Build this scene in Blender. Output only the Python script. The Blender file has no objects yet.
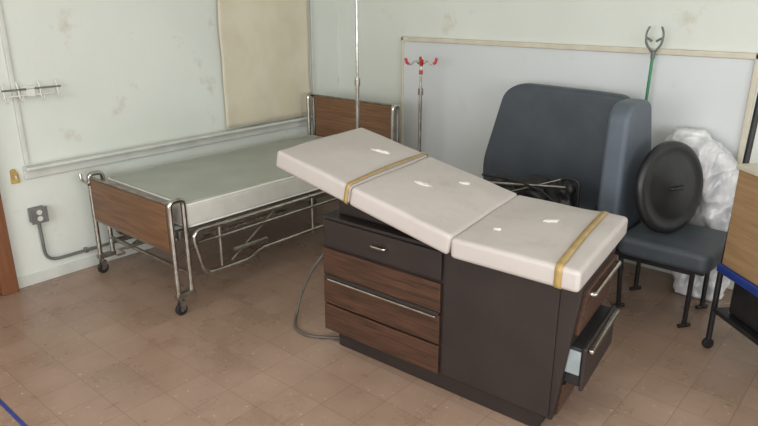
import bpy, bmesh, math, random
from mathutils import Vector, Matrix, noise
random.seed(4)
S=bpy.context.scene
S.view_settings.view_transform='Standard'
C=bpy.context.collection

# ---------------- materials ----------------
def srgb(c):
    return tuple(((v/255)/12.92 if v/255<=0.04045 else (((v/255)+0.055)/1.055)**2.4) for v in c)+(1,)
def mat(name,c,rough=0.5,metal=0.0,c2=None,scale=8.0,bump=0.0,bscale=60,spec=0.5,detail=4,lo=0.35,hi=0.65,trans=0.0,alpha=1.0):
    m=bpy.data.materials.new(name); m.use_nodes=True
    nt=m.node_tree; b=nt.nodes['Principled BSDF']
    b.inputs['Base Color'].default_value=srgb(c); b.inputs['Roughness'].default_value=rough
    b.inputs['Metallic'].default_value=metal; b.inputs['Specular IOR Level'].default_value=spec
    tc=nt.nodes.new('ShaderNodeTexCoord')
    if c2:
        n=nt.nodes.new('ShaderNodeTexNoise'); n.inputs['Scale'].default_value=scale; n.inputs['Detail'].default_value=detail
        r=nt.nodes.new('ShaderNodeValToRGB'); r.color_ramp.elements[0].color=srgb(c); r.color_ramp.elements[1].color=srgb(c2)
        r.color_ramp.elements[0].position=lo; r.color_ramp.elements[1].position=hi
        nt.links.new(tc.outputs['Object'],n.inputs['Vector']); nt.links.new(n.outputs['Fac'],r.inputs['Fac'])
        nt.links.new(r.outputs['Color'],b.inputs['Base Color'])
    if bump:
        n=nt.nodes.new('ShaderNodeTexNoise'); n.inputs['Scale'].default_value=bscale; n.inputs['Detail'].default_value=3
        bp=nt.nodes.new('ShaderNodeBump'); bp.inputs['Strength'].default_value=bump; bp.inputs['Distance'].default_value=0.01
        nt.links.new(tc.outputs['Object'],n.inputs['Vector']); nt.links.new(n.outputs['Fac'],bp.inputs['Height'])
        nt.links.new(bp.outputs['Normal'],b.inputs['Normal'])
    if trans: b.inputs['Transmission Weight'].default_value=trans
    b.inputs['Alpha'].default_value=alpha
    return m
def wood(name,c,c2,axis='X',rough=0.45,scale=1.0):
    m=bpy.data.materials.new(name); m.use_nodes=True
    nt=m.node_tree; b=nt.nodes['Principled BSDF']; b.inputs['Roughness'].default_value=rough
    tc=nt.nodes.new('ShaderNodeTexCoord'); mp=nt.nodes.new('ShaderNodeMapping')
    sc=[38*scale]*3; sc[{'X':0,'Y':1,'Z':2}[axis]]=1.8*scale
    mp.inputs['Scale'].default_value=sc
    n=nt.nodes.new('ShaderNodeTexNoise'); n.inputs['Scale'].default_value=2.2; n.inputs['Detail'].default_value=8; n.inputs['Distortion'].default_value=0.3
    r=nt.nodes.new('ShaderNodeValToRGB'); e=r.color_ramp.elements
    e[0].position=0.32; e[0].color=srgb(c); e[1].position=0.68; e[1].color=srgb(c2)
    nt.links.new(tc.outputs['Object'],mp.inputs['Vector']); nt.links.new(mp.outputs['Vector'],n.inputs['Vector'])
    nt.links.new(n.outputs['Fac'],r.inputs['Fac']); nt.links.new(r.outputs['Color'],b.inputs['Base Color'])
    return m
M={}
M['chrome']=mat('chrome',(205,203,198),0.22,1.0,c2=(172,167,158),scale=20)
M['steel']=mat('steel_dull',(165,160,150),0.4,0.9,c2=(135,127,117),scale=15)
M['walnut']=wood('walnut_laminate',(52,34,25),(86,58,42),'X')
M['walnutY']=wood('walnut_laminate_end',(52,34,25),(86,58,42),'Y')
M['bedwood']=wood('bed_board_laminate',(98,68,46),(128,94,66),'X')
M['tanwood']=wood('tan_wood',(150,120,86),(174,142,104),'X')
M['brown']=wood('door_brown',(110,68,42),(130,84,54),'Z')
M['black']=mat('black_plastic',(26,26,28),0.45,c2=(36,36,38),scale=10,bump=0.1)
M['lid']=mat('black_lid_plastic',(28,28,31),0.38,c2=(40,40,43),scale=6,bump=0.1,bscale=30)
M['espresso']=mat('espresso_enamel',(40,33,31),0.5,c2=(47,38,35),scale=5,bump=0.08,bscale=150)
M['stuff']=mat('foam_stuffing',(216,212,207),0.8,c2=(196,191,185),scale=40,bump=0.5)
M['tape']=mat('tan_tape',(160,134,80),0.4,c2=(178,152,98),scale=20)
M['matt']=mat('mattress_ticking',(167,172,161),0.5,c2=(160,165,154),scale=5,bump=0.08,bscale=20)
M['mside']=mat('mattress_side',(208,206,197),0.6,c2=(198,196,187),scale=8,bump=0.1,bscale=30)
M['piping']=mat('mattress_piping',(228,227,220),0.6,c2=(218,217,209),scale=8)
M['bluegrey']=mat('bluegrey_vinyl',(66,73,80),0.5,c2=(74,81,89),scale=6,bump=0.15,bscale=120)
M['bluegrey2']=mat('bluegrey_vinyl_light',(82,91,101),0.5,c2=(90,99,109),scale=6,bump=0.15,bscale=120)
M['red']=mat('red_plastic',(190,40,40),0.4,c2=(170,32,34),scale=10)
M['green']=mat('green_pole',(40,130,84),0.4,c2=(34,114,74),scale=10)
M['palegreen']=mat('pale_hook',(110,120,112),0.4,c2=(90,100,94),scale=10)
M['white']=mat('white_paint',(222,222,215),0.45,c2=(210,210,203),scale=10)
M['grey']=mat('grey_box',(128,130,126),0.45,0.3,c2=(112,114,110),scale=10)
M['trim']=mat('trim_paint',(209,211,203),0.5,c2=(196,198,190),scale=6)
M['screen']=mat('cream_fabric',(214,207,186),0.85,c2=(203,194,170),scale=3,bump=0.3,bscale=8)
M['frame']=mat('board_frame',(210,203,184),0.5,c2=(198,191,172),scale=10)
M['blue']=mat('blue_edge',(38,62,140),0.4,c2=(32,54,122),scale=10)
M['bag']=mat('clear_plastic_bag',(226,226,227),0.25,c2=(190,192,195),scale=9,bump=0.7,bscale=22,lo=0.4,hi=0.6,spec=.7)
M['yellow']=mat('old_yellow_plastic',(190,162,92),0.6,c2=(160,128,70),scale=30)
M['cord']=mat('grey_cord',(96,88,82),0.5,c2=(84,78,72),scale=20)
M['teal']=mat('drawer_liner',(150,160,162),0.4,c2=(130,140,143),scale=12)
M['tapeblue']=mat('blue_floor_tape',(50,70,140),0.5,c2=(44,60,120),scale=20)
M['ceil']=mat('ceiling_paint',(220,220,213),0.8,c2=(212,212,205),scale=3)

def wallmat(name,c,c2,stain,rough=.5,s0=.60,s1=.76,amt=.55,sscale=4.0,bump=.12,bs=35):
    m=bpy.data.materials.new(name); m.use_nodes=True
    nt=m.node_tree; b=nt.nodes['Principled BSDF']; b.inputs['Roughness'].default_value=rough
    tc=nt.nodes.new('ShaderNodeTexCoord')
    n=nt.nodes.new('ShaderNodeTexNoise'); n.inputs['Scale'].default_value=1.1; n.inputs['Detail'].default_value=5
    r=nt.nodes.new('ShaderNodeValToRGB'); r.color_ramp.elements[0].color=srgb(c); r.color_ramp.elements[1].color=srgb(c2)
    r.color_ramp.elements[0].position=.35; r.color_ramp.elements[1].position=.65
    n2=nt.nodes.new('ShaderNodeTexNoise'); n2.inputs['Scale'].default_value=sscale; n2.inputs['Detail'].default_value=9; n2.inputs['Roughness'].default_value=.65
    r2=nt.nodes.new('ShaderNodeValToRGB'); r2.color_ramp.elements[0].position=s0; r2.color_ramp.elements[1].position=s1
    r2.color_ramp.elements[0].color=(0,0,0,1); r2.color_ramp.elements[1].color=(amt,amt,amt,1)
    mx=nt.nodes.new('ShaderNodeMix'); mx.data_type='RGBA'
    mx.inputs['B'].default_value=srgb(stain)
    L=nt.links.new
    L(tc.outputs['Object'],n.inputs['Vector']);L(tc.outputs['Object'],n2.inputs['Vector'])
    L(n.outputs['Fac'],r.inputs['Fac']);L(n2.outputs['Fac'],r2.inputs['Fac'])
    L(r2.outputs['Color'],mx.inputs['Factor']);L(r.outputs['Color'],mx.inputs['A']);L(mx.outputs['Result'],b.inputs['Base Color'])
    n3=nt.nodes.new('ShaderNodeTexNoise'); n3.inputs['Scale'].default_value=bs
    bp=nt.nodes.new('ShaderNodeBump'); bp.inputs['Strength'].default_value=bump; bp.inputs['Distance'].default_value=.01
    L(tc.outputs['Object'],n3.inputs['Vector']);L(n3.outputs['Fac'],bp.inputs['Height']);L(bp.outputs['Normal'],b.inputs['Normal'])
    return m
M['wall']=wallmat('wall_paint',(210,215,206),(218,222,214),(170,156,126))
M['board']=wallmat('whiteboard_surface',(207,211,211),(213,217,217),(182,181,172),rough=.35,bump=.02,amt=.4)
M['vinyl']=wallmat('cream_vinyl',(184,177,172),(193,186,181),(156,144,130),rough=.40,s0=.57,s1=.78,amt=.6,sscale=5,bump=.28,bs=13)

def floormat():
    m=bpy.data.materials.new('vinyl_tile'); m.use_nodes=True
    nt=m.node_tree; b=nt.nodes['Principled BSDF']
    L=nt.links.new
    tc=nt.nodes.new('ShaderNodeTexCoord')
    mp=nt.nodes.new('ShaderNodeMapping'); mp.inputs['Location'].default_value=(.05,.11,0)
    br=nt.nodes.new('ShaderNodeTexBrick'); br.offset=0.0; br.squash=1.0
    br.inputs['Scale'].default_value=1.0; br.inputs['Brick Width'].default_value=.20; br.inputs['Row Height'].default_value=.20
    br.inputs['Mortar Size'].default_value=.0015; br.inputs['Mortar Smooth'].default_value=0.6; br.inputs['Bias'].default_value=0.0
    br.inputs['Color1'].default_value=srgb((156,131,113)); br.inputs['Color2'].default_value=srgb((164,139,121)); br.inputs['Mortar'].default_value=srgb((116,94,79))
    L(tc.outputs['Object'],mp.inputs['Vector']); L(mp.outputs['Vector'],br.inputs['Vector'])
    n=nt.nodes.new('ShaderNodeTexNoise'); n.inputs['Scale'].default_value=2.6; n.inputs['Detail'].default_value=9; n.inputs['Roughness'].default_value=.62
    r=nt.nodes.new('ShaderNodeValToRGB'); r.color_ramp.elements[0].color=(.78,.76,.74,1); r.color_ramp.elements[1].color=(1.03,1.03,1.03,1)
    r.color_ramp.elements[0].position=.3; r.color_ramp.elements[1].position=.62
    mx=nt.nodes.new('ShaderNodeMix'); mx.data_type='RGBA'; mx.blend_type='MULTIPLY'; mx.inputs['Factor'].default_value=1
    n2=nt.nodes.new('ShaderNodeTexNoise'); n2.inputs['Scale'].default_value=40; n2.inputs['Detail'].default_value=3
    r2=nt.nodes.new('ShaderNodeValToRGB'); r2.color_ramp.elements[0].position=.66; r2.color_ramp.elements[1].position=.72
    r2.color_ramp.elements[0].color=(0,0,0,1); r2.color_ramp.elements[1].color=(.5,.5,.5,1)
    mx2=nt.nodes.new('ShaderNodeMix'); mx2.data_type='RGBA'; mx2.inputs['B'].default_value=srgb((208,194,178))
    mp3=nt.nodes.new('ShaderNodeMapping'); mp3.inputs['Scale'].default_value=(14,3,1); mp3.inputs['Rotation'].default_value=(0,0,.6)
    n3=nt.nodes.new('ShaderNodeTexNoise'); n3.inputs['Scale'].default_value=1.6; n3.inputs['Detail'].default_value=4
    r3=nt.nodes.new('ShaderNodeValToRGB'); r3.color_ramp.elements[0].position=.66; r3.color_ramp.elements[1].position=.74
    r3.color_ramp.elements[0].color=(0,0,0,1); r3.color_ramp.elements[1].color=(.35,.35,.35,1)
    mx3=nt.nodes.new('ShaderNodeMix'); mx3.data_type='RGBA'; mx3.inputs['B'].default_value=srgb((104,84,70))
    L(tc.outputs['Object'],mp3.inputs['Vector']); L(mp3.outputs['Vector'],n3.inputs['Vector']); L(n3.outputs['Fac'],r3.inputs['Fac'])
    L(tc.outputs['Object'],n.inputs['Vector']); L(tc.outputs['Object'],n2.inputs['Vector'])
    L(n.outputs['Fac'],r.inputs['Fac']); L(n2.outputs['Fac'],r2.inputs['Fac'])
    L(br.outputs['Color'],mx.inputs['A']); L(r.outputs['Color'],mx.inputs['B'])
    L(mx.outputs['Result'],mx3.inputs['A']); L(r3.outputs['Color'],mx3.inputs['Factor'])
    L(mx3.outputs['Result'],mx2.inputs['A']); L(r2.outputs['Color'],mx2.inputs['Factor']); L(mx2.outputs['Result'],b.inputs['Base Color'])
    r4=nt.nodes.new('ShaderNodeMapRange'); r4.inputs['To Min'].default_value=.18; r4.inputs['To Max'].default_value=.4
    L(n.outputs['Fac'],r4.inputs['Value']); L(r4.outputs['Result'],b.inputs['Roughness'])
    bp=nt.nodes.new('ShaderNodeBump'); bp.inputs['Strength'].default_value=.1; bp.inputs['Distance'].default_value=.002; bp.invert=True
    L(br.outputs['Fac'],bp.inputs['Height']); L(bp.outputs['Normal'],b.inputs['Normal'])
    return m
M['floor']=floormat()

# ---------------- helpers ----------------
def empty(name,loc=(0,0,0)):
    e=bpy.data.objects.new(name,None); e.location=loc; C.objects.link(e); e.empty_display_size=.1; return e
def finish(name,bm,m,parent,smooth=True,loc=(0,0,0),rot=(0,0,0)):
    me=bpy.data.meshes.new(name); bm.normal_update(); bm.to_mesh(me); bm.free()
    o=bpy.data.objects.new(name,me); C.objects.link(o); o.location=loc; o.rotation_euler=rot
    me.materials.append(M[m] if isinstance(m,str) else m)
    if parent: 
        o.parent=parent
        o.matrix_parent_inverse=Matrix.Translation(-parent.location) if parent.rotation_euler.z==0 else Matrix.Identity(4)
    if smooth:
        for p in me.polygons: p.use_smooth=True
    return o
def box(name,x0,x1,y0,y1,z0,z1,m,parent=None,bev=0.0,seg=2,rot=(0,0,0)):
    bm=bmesh.new(); bmesh.ops.create_cube(bm,size=1)
    c=Vector(((x0+x1)/2,(y0+y1)/2,(z0+z1)/2))
    bmesh.ops.scale(bm,vec=(x1-x0,y1-y0,z1-z0),verts=bm.verts)
    o=finish(name,bm,m,parent,smooth=False,loc=c,rot=rot)
    if bev:
        b=o.modifiers.new('bev','BEVEL'); b.width=bev; b.segments=seg; b.limit_method='ANGLE'
        for p in o.data.polygons: p.use_smooth=True
        if seg<=2:
            w=o.modifiers.new('wn','WEIGHTED_NORMAL')
    return o
def tube(name,pts,r,m,parent=None,smooth_path=False,cyclic=False):
    cu=bpy.data.curves.new(name,'CURVE'); cu.dimensions='3D'; cu.bevel_depth=r; cu.bevel_resolution=4; cu.use_fill_caps=True
    if smooth_path:
        sp=cu.splines.new('NURBS'); sp.points.add(len(pts)-1)
        for p,q in zip(sp.points,pts): p.co=(*q,1)
        sp.use_endpoint_u=True; sp.order_u=4; cu.resolution_u=10
    else:
        sp=cu.splines.new('POLY'); sp.points.add(len(pts)-1)
        for p,q in zip(sp.points,pts): p.co=(*q,1)
    sp.use_cyclic_u=cyclic
    o=bpy.data.objects.new(name,cu); C.objects.link(o)
    bpy.context.view_layer.update()
    me=bpy.data.meshes.new_from_object(o.evaluated_get(bpy.context.evaluated_depsgraph_get()))
    bpy.data.objects.remove(o)
    o=bpy.data.objects.new(name,me); C.objects.link(o)
    me.materials.clear(); me.materials.append(M[m])
    for p in me.polygons: p.use_smooth=True
    if parent: o.parent=parent; o.matrix_parent_inverse=Matrix.Translation(-parent.location) if parent.rotation_euler.z==0 else Matrix.Identity(4)
    return o
def fillet(pts,r,n=5,cyclic=False):
    out=[]; P=[Vector(p) for p in pts]; N=len(P)
    for i in range(N):
        if not cyclic and i in(0,N-1): out.append(tuple(P[i])); continue
        a,b,c=P[i-1],P[i],P[(i+1)%N]
        u=(a-b); v=(c-b); rr=min(r,u.length*.48,v.length*.48)
        p0=b+u.normalized()*rr; p1=b+v.normalized()*rr
        for k in range(n+1):
            t=k/n; out.append(tuple((1-t)**2*p0+2*t*(1-t)*b+t*t*p1))
    return out
def cyl(name,c,r,h,m,parent=None,axis='Z',rot=None,seg=32,bev=0.0,r2=None):
    bm=bmesh.new(); bmesh.ops.create_cone(bm,cap_ends=True,segments=seg,radius1=r,radius2=r if r2 is None else r2,depth=h)
    ro=rot or {'Z':(0,0,0),'X':(0,math.pi/2,0),'Y':(math.pi/2,0,0)}[axis]
    o=finish(name,bm,m,parent,smooth=False,loc=c,rot=ro)
    b=o.modifiers.new('bev','BEVEL'); b.width=bev or min(r,h)*0.12; b.segments=2; b.limit_method='ANGLE'; b.angle_limit=math.radians(50)
    for p in o.data.polygons: p.use_smooth=True
    o.modifiers.new('wn','WEIGHTED_NORMAL')
    return o
def slab(name,poly,th,m,parent,plane='XZ',off=0.0,bev=0.03,rad=.08,rot=(0,0,0),loc=(0,0,0)):
    pts=fillet([(a,b,0) for a,b in poly],rad,6,True)
    bm=bmesh.new()
    def mk(a,b,t): return {'XZ':(a,t,b),'YZ':(t,a,b),'XY':(a,b,t)}[plane]
    v0=[bm.verts.new(mk(p[0],p[1],off-th/2)) for p in pts]; v1=[bm.verts.new(mk(p[0],p[1],off+th/2)) for p in pts]
    bm.faces.new(v0); bm.faces.new(v1[::-1])
    n=len(pts)
    for i in range(n): bm.faces.new((v0[i],v1[i],v1[(i+1)%n],v0[(i+1)%n]))
    bmesh.ops.recalc_face_normals(bm,faces=bm.faces)
    o=finish(name,bm,m,parent,loc=loc,rot=rot)
    b=o.modifiers.new('bev','BEVEL'); b.width=bev; b.segments=5; b.limit_method='ANGLE'; b.angle_limit=math.radians(50)
    o.modifiers.new('wn','WEIGHTED_NORMAL')
    return o

LX=-4.03; BY=4.14; RX=3.0; FY=-2.6; H=2.9
# ---------------- room ----------------
box('floor',LX-.1,RX+.1,FY-.1,BY+.1,-.1,0,'floor')
box('ceiling',LX-.1,RX+.1,FY-.1,BY+.1,H,H+.1,'ceil')
box('wall_left',LX-.1,LX,FY,BY,0,H,'wall')
box('wall_back',LX-.1,RX+.1,BY,BY+.1,0,H,'wall')
wr=empty('wall_right',(RX,0,0))
y0,y1,z0,z1=-1.6,2.9,.95,2.5
box('lower',RX,RX+.1,FY,BY,0,z0,'wall',wr); box('upper',RX,RX+.1,FY,BY,z1,H,'wall',wr)
box('end_a',RX,RX+.1,FY,y0,z0,z1,'wall',wr); box('end_b',RX,RX+.1,y1,BY,z0,z1,'wall',wr)
w=empty('window_1',(RX+.05,.65,0))
for i in range(4):
    yy=y0+i*(y1-y0)/3
    box('mullion_%d'%i,RX+.02,RX+.08,max(y0,yy-.03),min(y1,yy+.03),z0,z1,'white',w)
box('rail_top',RX+.02,RX+.08,y0,y1,z1-.05,z1,'white',w); box('rail_bottom',RX+.02,RX+.08,y0,y1,z0,z0+.05,'white',w)
wf=empty('wall_front',(0,FY,0)); xa,xb=-2.6,1.8
box('lower',LX-.1,RX+.1,FY-.1,FY,0,z0,'wall',wf); box('upper',LX-.1,RX+.1,FY-.1,FY,z1,H,'wall',wf)
box('end_a',LX-.1,xa,FY-.1,FY,z0,z1,'wall',wf); box('end_b',xb,RX+.1,FY-.1,FY,z0,z1,'wall',wf)
w2=empty('added_front_window',(-.4,FY-.05,0))  # unseen window, added to bring in light from the camera side
for i in range(4):
    xx=xa+i*(xb-xa)/3
    box('mullion_%d'%i,max(xa,xx-.03),min(xb,xx+.03),FY-.08,FY-.02,z0,z1,'white',w2)
box('rail_top',xa,xb,FY-.08,FY-.02,z1-.05,z1,'white',w2); box('rail_bottom',xa,xb,FY-.08,FY-.02,z0,z0+.05,'white',w2)
box('baseboard_left',LX,LX+.012,1.27,BY,0,.07,'trim',bev=.004)
box('baseboard_back',LX+.012,RX,BY-.012,BY,0,.07,'trim',bev=.004)
d=empty('door_1',(LX,.7,0))
box('jamb_near',LX,LX+.05,1.17,1.265,0,2.12,'brown',d,bev=.006)
box('jamb_far',LX,LX+.05,.16,.255,0,2.12,'brown',d,bev=.006)
box('head',LX,LX+.05,.255,1.17,2.03,2.12,'brown',d,bev=.006)
box('leaf',LX,LX+.03,.255,1.17,0.01,2.03,'brown',d,bev=.004)
cyl('knob',(LX+.07,1.08,1.0),.028,.05,'chrome',d,axis='X'); cyl('stem',(LX+.04,1.08,1.0),.012,.06,'chrome',d,axis='X')

p=empty('notice_board',(LX,2.6,1.5))
box('panel',LX,LX+.008,1.46,3.80,.76,2.1,'wall',p)
box('edge_trim_near',LX,LX+.022,1.435,1.46,.76,2.12,'trim',p,bev=.004)
box('edge_trim_far',LX,LX+.022,3.80,3.825,.76,2.12,'trim',p,bev=.004)
box('edge_trim_top',LX,LX+.022,1.46,3.80,2.10,2.12,'trim',p,bev=.004)
l=empty('trim_1',(LX,2.6,.73))
box('ledge',LX,LX+.075,1.42,3.84,.728,.748,'trim',l,bev=.006)
box('apron',LX,LX+.025,1.42,3.84,.67,.728,'trim',l,bev=.005)
bm=bmesh.new(); ny,nz=30,40; g=[]
for i in range(ny+1):
    row=[]
    for k in range(nz+1):
        y=2.88+.88*i/ny; z=.765+1.6*k/nz
        x=LX+.040+.010*noise.noise(Vector((y*4,z*1.4,1)))+.004*math.sin(y*16+z)
        row.append(bm.verts.new((x,y+.012*noise.noise(Vector((0,z*3,i*.2))),z)))
    g.append(row)
for i in range(ny):
    for k in range(nz): bm.faces.new((g[i][k],g[i+1][k],g[i+1][k+1],g[i][k+1]))
sc=empty('fabric_roller_shade',(LX,3.3,1.5))
o=finish('cloth',bm,'screen',sc); s=o.modifiers.new('s','SOLIDIFY'); s.thickness=.004
cyl('roller',(LX+.055,3.32,2.38),.03,.94,'white',sc,axis='Y'); box('bracket_a',LX+.002,LX+.06,2.84,2.85,2.34,2.42,'steel',sc); box('bracket_b',LX+.002,LX+.06,3.79,3.80,2.34,2.42,'steel',sc)

r=empty('wall_hook_rack',(LX,1.54,1.19))
box('plate',LX+.022,LX+.032,1.475,1.575,1.165,1.215,'white',r,bev=.004)
tube('bar',[(LX+.045,1.37,1.20),(LX+.045,1.70,1.20)],.0055,'steel',r)
tube('bar_low',[(LX+.045,1.37,1.165),(LX+.045,1.66,1.165)],.005,'white',r)
for i,y in enumerate((1.38,1.46,1.58,1.68)):
    tube('hook_%d'%i,fillet([(LX+.026,y,1.24),(LX+.045,y,1.20),(LX+.05,y,1.15),(LX+.085,y,1.13),(LX+.10,y,1.165)],.02),.005,'white',r)
box('mount',LX+.008,LX+.05,1.50,1.55,1.155,1.21,'white',r,bev=.004)
q=empty('light_switch_plate',(LX,1.37,.69))
slab('plate',[(1.345,.655),(1.395,.655),(1.39,.71),(1.375,.745),(1.35,.74)],.012,'yellow',q,'YZ',LX+.006,bev=.003,rad=.01)
box('toggle',LX+.01,LX+.03,1.365,1.375,.685,.705,'frame',q,bev=.002)
cyl('screw',(LX+.012,1.37,.727),.004,.004,'steel',q,axis='X')
e=empty('electrical_outlet_box',(LX,1.45,.45))
box('box',LX,LX+.055,1.405,1.495,.40,.49,'grey',e,bev=.006)
box('cover',LX+.055,LX+.06,1.40,1.50,.395,.495,'grey',e,bev=.003)
for z in (.425,.465): cyl('socket_%d'%(z*1000),(LX+.061,1.45,z),.016,.006,'trim',e,axis='X')
tube('conduit',fillet([(LX+.025,1.45,.40),(LX+.025,1.455,.13),(LX+.025,2.6,.13)],.08),.010,'grey',e)
for i,y in enumerate((1.7,2.2)): box('strap_%d'%i,LX,LX+.037,y,y+.02,.115,.145,'steel',e,bev=.002)

wb=empty('whiteboard',(-2.03,BY,.8))
x0,x1,za,zb=-3.30,-.76,.13,1.41
box('surface',x0+.02,x1-.02,BY-.018,BY,za+.02,zb-.02,'board',wb)
box('frame_top',x0,x1,BY-.035,BY,zb-.034,zb,'frame',wb,bev=.005)
box('frame_bottom',x0,x1,BY-.035,BY,za,za+.032,'frame',wb,bev=.005)
box('frame_left',x0,x0+.022,BY-.035,BY,za,zb,'frame',wb,bev=.005)
box('frame_right',x1-.03,x1,BY-.035,BY,za,zb,'frame',wb,bev=.005)

bm=bmesh.new()
vs=[bm.verts.new(v) for v in ((-3.3,.735,.0015),(-2.5,.735,.0015),(-2.5,.752,.0015),(-3.3,.752,.0015))]
bm.faces.new(vs); finish('floor_tape',bm,'tapeblue',None,False)

# ---------------- exam table ----------------
T=empty('exam_table',(-1.5,2.35,0))
def prism(name,profile,ya,yb,m,parent,bev=.008):
    bm=bmesh.new()
    a=[bm.verts.new((x,ya,z)) for x,z in profile]; b=[bm.verts.new((x,yb,z)) for x,z in profile]
    bm.faces.new(a); bm.faces.new(b[::-1]); n=len(a)
    for i in range(n): bm.faces.new((a[i],b[i],b[(i+1)%n],a[(i+1)%n]))
    bmesh.ops.recalc_face_normals(bm,faces=bm.faces)
    o=finish(name,bm,m,parent,smooth=False)
    bb=o.modifiers.new('bev','BEVEL'); bb.width=bev; bb.segments=2
    for p_ in o.data.polygons: p_.use_smooth=True
    o.modifiers.new('wn','WEIGHTED_NORMAL'); return o
YB=2.54
prism('cabinet',[(-2.105,.10),(-.875,.10),(-.805,.71),(-2.105,.71)],2.06,YB,'espresso',T)
prism('toe_kick',[(-2.05,0),(-.94,0),(-.93,.11),(-2.05,.11)],2.10,YB-.04,'espresso',T)
fy=2.06
box('drawer_top',-2.09,-1.41,fy-.016,fy,.565,.695,'espresso',T,bev=.004)
zs=[.105,.255,.405,.555]
for i in range(3):
    box('drawer_front_%d'%(i+1),-2.093,-1.41,fy-.02,fy,zs[i]+.005,zs[i+1]-.005,'walnut',T,bev=.004)
box('handle_rail',-2.05,-1.42,fy-.045,fy-.018,.395,.406,'chrome',T,bev=.004)
box('handle_rail_back',-2.07,-1.412,fy-.03,fy-.018,.402,.418,'espresso',T,bev=.003)
box('panel_side',-1.398,-.89,fy-.01,fy,.115,.695,'espresso',T,bev=.004)
tube('pull_top',fillet([(-1.78,fy-.014,.645),(-1.78,fy-.04,.64),(-1.70,fy-.04,.64),(-1.70,fy-.014,.645)],.015),.007,'chrome',T)
ex=math.atan2(.07,.61)
box('end_drawer_upper',-.83,-.802,2.09,YB-.03,.49,.685,'walnutY',T,bev=.004,rot=(0,ex,0))
tube('end_handle_upper',fillet([(-.81,2.12,.66),(-.775,2.12,.66),(-.775,YB-.05,.66),(-.81,YB-.05,.66)],.02),.009,'chrome',T)
box('end_drawer_lower',-.89,-.790,2.09,YB-.03,.275,.44,'black',T,bev=.006)
box('end_drawer_front',-.790,-.773,2.08,YB-.02,.265,.45,'espresso',T,bev=.006)
box('end_handle_lower',-.773,-.752,2.10,YB-.04,.425,.442,'chrome',T,bev=.004)
box('drawer_side_plate',-.85,-.793,2.078,2.09,.33,.43,'teal',T,bev=.003)
box('end_drawer_bottom',-.892,-.855,2.09,YB-.03,.115,.26,'walnutY',T,bev=.004,rot=(0,ex,0))
prism('back_support',[(-2.05,.71),(-1.38,.71),(-1.38,.735),(-2.05,.86)],2.12,2.48,'espresso',T)
box('seat_plate',-1.36,-.83,2.02,2.60,.705,.722,'espresso',T,bev=.003)
def cushion(name,x0,x1,y0,y1,z0,z1,parent,M4,mt='vinyl',amp=.004,bev=.022):
    bm=bmesh.new(); nx=14;ny=16
    bmesh.ops.create_cube(bm,size=1)
    bmesh.ops.scale(bm,vec=(x1-x0,y1-y0,z1-z0),verts=bm.verts)
    bmesh.ops.bevel(bm,geom=list(bm.edges),offset=bev,segments=5,affect='EDGES',profile=.6)
    bmesh.ops.translate(bm,vec=((x0+x1)/2,(y0+y1)/2,(z0+z1)/2),verts=bm.verts)
    for ax,a,b,n in ((0,x0,x1,nx),(1,y0,y1,ny)):
        for i in range(1,n):
            co=[0,0,0]; co[ax]=a+bev*1.02+(b-a-2.04*bev)*i/n; no=[0,0,0]; no[ax]=1
            bmesh.ops.bisect_plane(bm,geom=bm.verts[:]+bm.edges[:]+bm.faces[:],plane_co=co,plane_no=no)
    for v in bm.verts:
        fx=(v.co.x-x0)/(x1-x0); fy_=(v.co.y-y0)/(y1-y0)
        crown=max(0,math.sin(math.pi*min(1,max(0,fx))))*max(0,math.sin(math.pi*min(1,max(0,fy_))))
        if v.co.z>(z0+z1)/2: v.co.z+=.012*crown+amp*noise.noise(v.co*7)
    bm.transform(M4)
    return finish(name,bm,mt,parent)
def loop(name,x,wd,y0,y1,z0,z1,M4,parent,m='tape',r=.026,slant=0.0):
    pts=fillet([(0,y0,z0),(0,y1,z0),(0,y1,z1),(0,y0,z1)],r,5,True); n=len(pts)
    mid=(y0+y1)/2
    def X(p): return x+slant*(p[1]-mid)
    def ZZ(p):
        f=max(0,min(1,(p[1]-y0)/(y1-y0))); return p[2]+(.012*math.sin(math.pi*f)*.8 if p[2]>(z0+z1)/2 else 0)
    P=[]
    for i in range(n):
        a=Vector(pts[i]); b=Vector(pts[(i+1)%n]); k=10 if (b-a).length>.2 else 1
        for j in range(k): P.append(tuple(a.lerp(b,j/k)))
    n=len(P); bm=bmesh.new()
    a=[bm.verts.new((X(p)-wd/2,p[1],ZZ(p))) for p in P]; b=[bm.verts.new((X(p)+wd/2,p[1],ZZ(p))) for p in P]
    for i in range(n): bm.faces.new((a[i],b[i],b[(i+1)%n],a[(i+1)%n]))
    bm.transform(M4)
    o=finish(name,bm,m,parent); s=o.modifiers.new('s','SOLIDIFY'); s.thickness=.002; s.offset=0
    return o
I4=Matrix.Identity(4)
cy0,cy1=1.955,2.66
cushion('seat_cushion',-1.325,-.795,cy0,cy1,.722,.808,T,I4)
loop('seat_strap',-.885,.028,cy0-.003,cy1+.003,.719,.813,I4,T,slant=-.03)
ang=math.radians(11.8)
R4=Matrix.Translation((-1.335,0,.722))@Matrix.Rotation(ang,4,'Y')
cushion('back_cushion_lower',-.535,-.002,cy0,cy1,.004,.094,T,R4)
cushion('back_cushion_upper',-1.01,-.537,cy0,cy1,.004,.094,T,R4)
loop('back_strap',-.552,.020,cy0-.003,cy1+.003,.0,.099,R4,T)
bm=bmesh.new(); bmesh.ops.create_cube(bm,size=1); bmesh.ops.scale(bm,vec=(.95,.6,.012),verts=bm.verts); bmesh.ops.translate(bm,vec=(-.50,2.31,-.003),verts=bm.verts); bm.transform(R4)
finish('back_plate',bm,'espresso',T,False)
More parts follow.
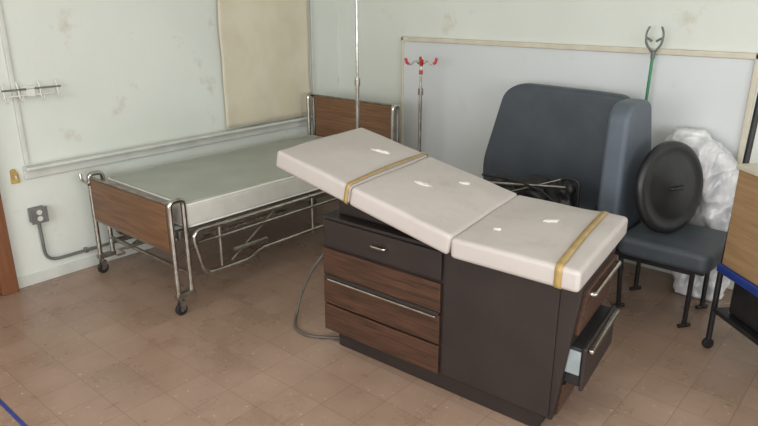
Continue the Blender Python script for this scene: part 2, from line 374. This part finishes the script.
def blot(name,x,y,z,sx,sy,M4,ang=0,m='stuff'):
    bm=bmesh.new(); bmesh.ops.create_icosphere(bm,subdivisions=4,radius=1)
    for v in bm.verts:
        k=1+.35*noise.noise(v.co*1.6+Vector((x*9,y*9,0))); v.co.x*=sx*k; v.co.y*=sy*k; v.co.z*=.009
    bm.transform(M4@Matrix.Translation((x,y,z))@Matrix.Rotation(ang,4,'Z'))
    finish(name,bm,m,T)
blot('tear_1',-.70,2.42,.105,.05,.016,R4,.5)
blot('tear_2',-.34,2.27,.106,.042,.020,R4,.2)
blot('tear_3',-.22,2.48,.104,.030,.014,R4,.9)
blot('tear_4',-1.05,2.36,.819,.035,.016,I4,.8)
blot('tear_5',-1.20,2.14,.815,.020,.011,I4,.2)
tube('power_cord',[(-2.10,2.50,.5),(-2.22,2.38,.5),(-2.34,2.25,.34),(-2.42,2.20,.12),(-2.42,2.16,.009),(-2.35,2.06,.009),(-2.22,2.04,.009),(-2.12,2.12,.009),(-2.04,2.16,.009)],.008,'cord',T,True)
piv=Vector((-1.5,2.0,0))
Sh=Matrix.Identity(4); Sh[0][1]=-.10
A4=Matrix.Translation(piv)@Matrix.Rotation(math.radians(2.0),4,'Z')@Sh@Matrix.Translation(-piv)
bpy.context.view_layer.update()
for ch in T.children:
    mw=ch.matrix_world.copy(); ch.data.transform(A4@mw); ch.matrix_parent_inverse=Matrix.Translation(-T.location); ch.matrix_basis=Matrix.Identity(4)

# ---------------- hospital bed ----------------
B=empty('hospital_bed',(-3.43,2.7,0))
bx0,bx1=-3.88,-2.98
fyb=1.74
slab('footboard_panel',[(bx0+.03,.37),(bx1-.03,.37),(bx1-.03,.64),(bx0+.03,.64)],.022,'bedwood',B,'XZ',fyb,bev=.004,rad=.015)
tube('footboard_top_trim',[(bx0+.02,fyb,.645),(bx1-.02,fyb,.645)],.008,'steel',B)
tube('footboard_bottom_trim',[(bx0+.02,fyb,.365),(bx1-.02,fyb,.365)],.008,'steel',B)
hy=3.68
slab('headboard_panel',[(bx0+.03,.52),(bx1-.03,.52),(bx1-.03,.935),(bx0+.03,.935)],.022,'bedwood',B,'XZ',hy,bev=.004,rad=.015)
tube('headboard_top_trim',[(bx0+.02,hy,.942),(bx1-.02,hy,.942)],.008,'steel',B)
for nm,y,top in (('foot',fyb,.66),('head',hy,.95)):
    for sd,x in (('left',bx0),('right',bx1)):
        tube('%s_post_%s'%(nm,sd),fillet([(x,y,.10),(x,y,top),(x,y+(.085 if nm=='foot' else -.06),top),(x,y+(.085 if nm=='foot' else -.06),.12)],.03),.0155,'chrome',B)
        yo=y+(.03 if nm=='foot' else -.03)
        box('%s_leg_foot_%s'%(nm,sd),x-.02,x+.02,yo-.05,yo+.07,.095,.125,'steel',B,bev=.006)
        cyl('%s_caster_stem_%s'%(nm,sd),(x,yo-.02,.085),.009,.05,'steel',B)
        cyl('%s_caster_wheel_%s'%(nm,sd),(x+.012,yo-.03,.034),.034,.024,'black',B,axis='X')
        cyl('%s_caster_hub_%s'%(nm,sd),(x+.012,yo-.03,.034),.012,.032,'steel',B,axis='X')
        box('%s_caster_fork_a_%s'%(nm,sd),x-.006,x-.002,yo-.042,yo-.01,.03,.085,'steel',B)
        box('%s_caster_fork_b_%s'%(nm,sd),x+.026,x+.030,yo-.042,yo-.01,.03,.085,'steel',B)
        box('%s_caster_crown_%s'%(nm,sd),x-.006,x+.03,yo-.042,yo-.005,.075,.082,'steel',B)
    yy=y+(.085 if nm=='foot' else -.06)
    tube('%s_crossbar'%nm,[(bx0,yy,.22),(bx1,yy,.22)],.012,'steel',B)
    tube('%s_crossbar_upper'%nm,[(bx0,yy,.42),(bx1,yy,.42)],.012,'steel',B)
tube('foot_latch_left',fillet([(bx0+.02,fyb-.015,.60),(bx0-.04,fyb-.03,.62),(bx0-.05,fyb-.03,.66)],.02),.010,'chrome',B)
for sd,x in (('left',bx0+.03),('right',bx1-.03)):
    box('deck_rail_%s'%sd,x-.012,x+.012,fyb+.05,hy-.05,.42,.475,'steel',B,bev=.004)
for i in range(9):
    y=1.88+i*.205
    box('deck_slat_%d'%i,bx0+.03,bx1-.03,y-.012,y+.012,.462,.474,'steel',B)
for i in range(7):
    x=bx0+.12+i*.11
    tube('deck_wire_%d'%i,[(x,fyb+.06,.478),(x,hy-.06,.478)],.003,'steel',B)
cushion('mattress',bx0+.015,bx1-.0,fyb+.095,hy-.065,.485,.62,B,I4,mt='mside',amp=.004,bev=.03)
cushion('mattress_top',bx0+.035,bx1-.022,fyb+.115,hy-.085,.612,.628,B,I4,mt='matt',amp=.004,bev=.007)
def ring(nm,z,o=.0):
    a=[(bx0+.022-o,fyb+.102-o,z),(bx1-.007+o,fyb+.102-o,z),(bx1-.007+o,hy-.072+o,z),(bx0+.022-o,hy-.072+o,z)]
    tube(nm,fillet(a,.04,5,True),.007,'piping',B,cyclic=True)
ring('mattress_piping_top',.617); ring('mattress_piping_bottom',.493)
for sd,x,sg in (('right',bx1+.035,1),('left',bx0-.035,-1)):
    pr=fillet([(x,1.90,.20),(x,1.84,.47),(x,3.45,.47),(x,3.45,.24),(x,2.30,.24),(x,2.22,.20)],.06,6,True)
    tube('side_rail_loop_%s'%sd,pr,.0125,'chrome',B,cyclic=True)
    tube('side_rail_mid_%s'%sd,[(x,1.87,.40),(x,3.45,.40)],.010,'chrome',B)
    for i,y in enumerate((2.02,2.75,3.3)):
        tube('side_rail_upright_%s_%d'%(sd,i),fillet([(x,y,.22),(x,y,.475),(x-sg*.05,y,.465)],.02),.010,'steel',B)
    tube('side_rail_latch_%s'%sd,[(x+sg*.018,2.10,.30),(x+sg*.018,2.34,.30)],.014,'steel',B)
    tube('side_rail_link_%s'%sd,[(x-sg*.02,2.1,.22),(x-sg*.03,2.45,.44)],.009,'steel',B)
tube('crank_shaft',[(-3.43,fyb-.04,.30),(-3.43,3.2,.33)],.010,'steel',B)
tube('crank_handle',fillet([(-3.43,fyb-.03,.30),(-3.43,fyb-.09,.30),(-3.36,fyb-.09,.30),(-3.36,fyb-.14,.30)],.01),.007,'steel',B)
box('gear_box',-3.52,-3.34,2.3,2.5,.28,.42,'grey',B,bev=.01)
box('lift_frame_a',-3.75,-3.1,2.62,2.66,.32,.36,'steel',B); box('lift_frame_b',-3.75,-3.1,2.1,2.14,.34,.38,'steel',B)
for i,x in enumerate((-3.14,-3.28)):
    pts=[(x+.010*math.cos(t*1.3),2.15+t*.0042,.35+.010*math.sin(t*1.3)) for t in range(110)]
    tube('spring_%d'%i,pts,.0028,'chrome',B)
tube('lift_link_a',[(-3.2,1.85,.22),(-3.2,2.45,.43)],.010,'steel',B); tube('lift_link_b',[(-3.65,1.85,.22),(-3.65,2.45,.43)],.010,'steel',B)
box('knee_frame',bx0+.1,bx1-.1,2.9,2.93,.40,.43,'steel',B); tube('lower_beam_left',[(-3.81,1.8,.22),(-3.81,3.62,.22)],.012,'steel',B)

# ---------------- IV poles ----------------
def ivpole(x,y,top,col,red):
    P=empty('iv_pole',(x,y,0))
    tube('pole_lower',[(x,y,.08),(x,y,col)],.013,'chrome',P)
    tube('pole_upper',[(x,y,col-.02),(x,y,top)],.009,'chrome',P)
    cyl('collar',(x,y,col),.019,.05,'chrome' if not red else 'steel',P)
    for i in range(4):
        a=i*math.pi/2+.6; c,s=math.cos(a),math.sin(a)
        tube('base_leg_%d'%i,[(x,y,.10),(x+.2*c,y+.2*s,.06)],.011,'chrome',P)
        cyl('caster_%d'%i,(x+.2*c,y+.2*s,.024),.024,.018,'black',P,rot=(math.pi/2,0,a))
        cyl('caster_stem_%d'%i,(x+.2*c,y+.2*s,.05),.008,.03,'steel',P)
    cyl('hub',(x,y,.10),.028,.06,'steel',P)
    for i in range(4 if red else 2):
        a=i*math.pi/(2 if red else 1)+.70; c,s=math.cos(a),math.sin(a)
        pts=[(x,y,top-.03),(x+.04*c,y+.04*s,top),(x+.075*c,y+.075*s,top-.035),(x+.10*c,y+.10*s,top-.02),(x+.11*c,y+.11*s,top+.012)]
        tube('hook_%d'%i,fillet(pts,.02),.005,'chrome',P)
        if red:
            tube('hook_tip_%d'%i,[(x+.088*c,y+.088*s,top-.028),(x+.104*c,y+.104*s,top-.015),(x+.112*c,y+.112*s,top+.014)],.010,'red',P)
            tube('hook_sleeve_%d'%i,[(x+.005*c,y+.005*s,top-.028),(x+.035*c,y+.035*s,top-.006)],.009,'red' if i%2 else 'chrome',P)
    return P
ivpole(-2.87,3.12,2.05,1.18,False)
pz=ivpole(-2.85,3.78,1.275,1.05,True)
cyl('tee_knob',(-2.85,3.78,1.19),.014,.03,'red',pz)

# ---------------- waiting chairs ----------------
def leg(parent,nm,x,y,zt,dx=0,dy=0):
    tube(nm,[(x,y,zt),(x+dx,y+dy,.012)],.013,'black',parent)
    tube(nm+'_glide',[(x+dx-.02,y+dy-.03,.011),(x+dx+.02,y+dy+.03,.011)],.011,'black',parent)
A=empty('vinyl_lounge_chair',(-1.85,3.6,0))
slab('backrest',[(-2.32,.40),(-1.38,.40),(-1.34,.80),(-1.36,1.145),(-1.60,1.155),(-2.10,1.165),(-2.21,1.10),(-2.34,.60)],.11,'bluegrey',A,'XZ',0,bev=.03,rad=.08,loc=(0,3.87,0),rot=(math.radians(-2.0),0,0))
slab('seat',[(-2.26,3.26),(-1.42,3.26),(-1.42,3.82),(-2.26,3.82)],.11,'bluegrey',A,'XY',.43,bev=.035,rad=.06)
box('seat_frame',-2.2,-1.48,3.32,3.80,.355,.38,'black',A,bev=.005)
for i,(x,y) in enumerate(((-2.18,3.34),(-1.5,3.34),(-2.18,3.78),(-1.5,3.78))): leg(A,'leg_%d'%(i+1),x,y,.36)
Bc=empty('vinyl_lounge_chair.001',(-1.0,3.6,0))
slab('backrest',[(3.32,.36),(3.76,.36),(3.76,.9),(3.66,1.16),(3.58,1.18),(3.40,1.18),(3.33,1.12),(3.32,.9)],.12,'bluegrey2',Bc,'YZ',-1.22,bev=.028,rad=.05)
slab('seat',[(-1.15,3.32),(-.67,3.32),(-.65,3.60),(-.67,3.80),(-1.15,3.80)],.11,'bluegrey',Bc,'XY',.42,bev=.035,rad=.06)
box('seat_frame',-1.17,-.70,3.36,3.76,.345,.37,'black',Bc,bev=.005)
leg(Bc,'leg_1',-1.14,3.40,.36,0.01,.04); leg(Bc,'leg_2',-.76,3.40,.36,-.01,.04); leg(Bc,'leg_3',-1.14,3.74,.36); leg(Bc,'leg_4',-.76,3.74,.36)
tube('brace',[(-1.14,3.40,.33),(-.76,3.40,.33)],.01,'black',Bc)

def lathe(name,prof,m,parent,M4,seg=56):
    bm=bmesh.new(); rings=[]
    for r_,z in prof:
        if r_<1e-5: rings.append([bm.verts.new((0,0,z))])
        else: rings.append([bm.verts.new((r_*math.cos(2*math.pi*i/seg),r_*math.sin(2*math.pi*i/seg),z)) for i in range(seg)])
    for a,b in zip(rings,rings[1:]):
        for i in range(seg):
            j=(i+1)%seg
            if len(a)==1: bm.faces.new((a[0],b[i],b[j]))
            elif len(b)==1: bm.faces.new((a[i],b[0],a[j]))
            else: bm.faces.new((a[i],b[i],b[j],a[j]))
    bmesh.ops.recalc_face_normals(bm,faces=bm.faces)
    bm.transform(M4); o=finish(name,bm,m,parent)
    return o
D=empty('trash_can_lid',(-.96,3.55,.73))
n=Vector((.90,-.38,.16)).normalized()
Rz=n.to_track_quat('Z','Y').to_matrix().to_4x4()
ML=Matrix.Translation((-.975,3.55,.728))@Rz
lathe('lid',[(.0,.036),(.05,.038),(.065,.030),(.15,.026),(.165,.018),(.20,.016),(.21,.022),(.232,.022),(.248,.012),(.252,-.012),(.246,-.012),(.24,.004),(.0,.010)],'lid',D,ML)
hp=[ML@Vector(v) for v in ((-.05,0,.032),(-.045,0,.058),(.045,0,.058),(.05,0,.032))]
tube('lid_handle',fillet([tuple(v) for v in hp],.02),.009,'lid',D)

G=empty('crumpled_plastic_sheet',(-.85,3.97,0))
def ridged(v,o):
    return 1-2*abs(noise.noise(v+Vector((o,0,0))))
def sheet(nm,prof,yc,dep,seed):
    bm=bmesh.new(); NU,NV=120,150; g=[]
    for j in range(NV+1):
        t=j/NV*(len(prof)-1); k=min(int(t),len(prof)-2); f=t-k
        z=prof[k][0]*(1-f)+prof[k+1][0]*f; xl=prof[k][1]*(1-f)+prof[k+1][1]*f; xr=prof[k][2]*(1-f)+prof[k+1][2]*f
        row=[]
        for i in range(NU):
            a=2*math.pi*i/NU
            x=(xl+xr)/2+(xr-xl)/2*math.cos(a)
            dd=dep*min(1,((NV-j)/NV/.15)) if j>NV*.85 else dep
            y=yc+dd*math.sin(a)
            q_=Vector((x*2.6,y*2.6,z*.9))
            dn=.045*ridged(q_*2.3,seed)+.028*ridged(q_*5.5,seed+7)+.010*ridged(q_*12,seed+3)
            x+=math.cos(a)*dn; y+=math.sin(a)*dn
            row.append(bm.verts.new((x,min(y,BY-.045),max(.003,z+.02*noise.noise(q_*4)))))
        g.append(row)
    for j in range(NV):
        for i in range(NU):
            k=(i+1)%NU; bm.faces.new((g[j][i],g[j][k],g[j+1][k],g[j+1][i]))
    bm.faces.new(g[-1]); bm.faces.new(g[0][::-1])
    bmesh.ops.recalc_face_normals(bm,faces=bm.faces)
    finish(nm,bm,'bag',G)
sheet('drape_main',[(0.0,-.94,-.74),(.3,-.98,-.64),(.45,-1.0,-.61),(.60,-1.0,-.68),(.75,-1.08,-.78),(.90,-1.12,-.90),(.98,-1.06,-1.0)],3.97,.085,2)

K=empty('plant_hook_pole',(-1.33,4.0,0))
tube('pole',[(-1.32,3.98,.01),(-1.325,4.06,1.38)],.009,'green',K)
for s in (-1,1):
    tube('fork_%d'%(s+2),fillet([(-1.325,4.06,1.38),(-1.325+.045*s,4.05,1.44),(-1.325+.05*s,4.05,1.48),(-1.325+.012*s,4.05,1.455)],.02),.007,'palegreen',K)
    tube('prong_%d'%(s+2),fillet([(-1.325+.045*s,4.05,1.45),(-1.325+.052*s,4.05,1.50),(-1.325+.035*s,4.05,1.54)],.02),.006,'palegreen',K)
cyl('cap',(-1.325,4.06,1.38),.013,.05,'palegreen',K)
cyl('foot_cap',(-1.32,3.98,.02),.013,.035,'black',K)

F=empty('folded_cane_seat',(-1.75,3.5,.5))
def lump(nm,c,r,seed,m='black'):
    bm=bmesh.new(); bmesh.ops.create_icosphere(bm,subdivisions=4,radius=1)
    for v in bm.verts:
        p_=v.co.copy(); k=1+.35*noise.noise(p_*1.8+Vector((seed,0,0)))
        v.co=Vector((p_.x*r[0]*k+c[0],p_.y*r[1]*k+c[1],max(.487,p_.z*r[2]*k+c[2])))
    finish(nm,bm,m,F)
lump('bag_left',(-1.94,3.46,.56),(.12,.09,.08),2); lump('bag_mid',(-1.74,3.50,.57),(.14,.10,.085),4); lump('bag_right',(-1.56,3.48,.57),(.10,.08,.10),6)
tube('rod_1',[(-2.10,3.34,.60),(-1.50,3.40,.66)],.009,'chrome',F)
tube('rod_2',fillet([(-2.06,3.40,.64),(-1.8,3.38,.65),(-1.62,3.36,.62),(-1.48,3.38,.52)],.04),.008,'black',F)
tube('rod_3',[(-1.9,3.36,.55),(-1.55,3.44,.69)],.007,'chrome',F)
tube('handle_loop',fillet([(-1.54,3.42,.50),(-1.54,3.42,.71),(-1.43,3.42,.71),(-1.43,3.42,.50)],.04),.011,'black',F)

# ---------------- wooden cart on right ----------------
th=math.atan2(-.16,.175)
W=empty('rolling_wooden_cart',(-.61,3.26,0)); W.rotation_euler=(0,0,th)
def lb(nm,*a,**k): return box(nm,*a,parent=W,**k)
lb('body',.0,.72,.0,.42,.475,.95,'tanwood',bev=.006)
lb('top',-.01,.73,-.01,.43,.95,.975,'frame',bev=.005)
lb('blue_edge',-.012,.732,-.014,.434,.435,.475,'blue',bev=.006)
lb('bin',.06,.66,.03,.38,.24,.42,'black',bev=.02)
lb('bin_shelf',.0,.72,.0,.42,.215,.24,'black',bev=.004)
for i,(x,y) in enumerate(((-.02,.02),(.72,.02),(-.02,.40),(.72,.40))):
    tube('post_%d'%(i+1),[(x,y,.05),(x,y,.44 if y<.1 else 1.32)],.014,'black',W)
    cyl('caster_%d'%(i+1),(x,y,.028),.028,.022,'black',W,axis='X')
tube('push_bar',[(-.02,.40,1.32),(.72,.40,1.32)],.014,'black',W)
tube('side_post',[(-.025,.03,.44),(-.025,.06,1.34)],.014,'black',W)

# ---------------- lights ----------------
def area(name,loc,rot,sx,sy,e,col):
    L=bpy.data.lights.new(name,'AREA'); L.shape='RECTANGLE'; L.size=sx; L.size_y=sy; L.energy=e; L.color=col
    o=bpy.data.objects.new(name,L); C.objects.link(o); o.location=loc; o.rotation_euler=rot; return o
area('window_daylight',(RX-.03,.65,1.72),(0,math.radians(90),0),1.5,4.4,112,(.97,.98,1))
area('added_front_fill',(-.4,FY+.03,1.72),(math.radians(90),0,0),4.3,1.5,142,(.98,.985,1))  # added lamp lighting the room from behind the camera
fx=empty('added_ceiling_fixture',(-.8,.4,H))  # unseen fixture, added to carry the ambient lamp
box('housing',-1.4,-.2,.1,.7,H-.06,H,'white',fx,bev=.01)
area('added_ceiling_fill',(-.8,.4,H-.08),(0,0,0),1.1,.5,24,(1,.96,.91))  # added dim overhead lamp for ambient light
wd=bpy.data.worlds.new('World'); S.world=wd; wd.use_nodes=True
bg=wd.node_tree.nodes['Background']; bg.inputs['Color'].default_value=(.85,.9,1,1); bg.inputs['Strength'].default_value=1.0

cd=bpy.data.cameras.new('camera'); cd.sensor_width=36; cd.lens=30.4; cd.clip_start=.05
co=bpy.data.objects.new('camera',cd); C.objects.link(co); co.location=(0,0,1.7)
co.rotation_euler=(math.radians(90-18.57),0,math.radians(40.7)); S.camera=co
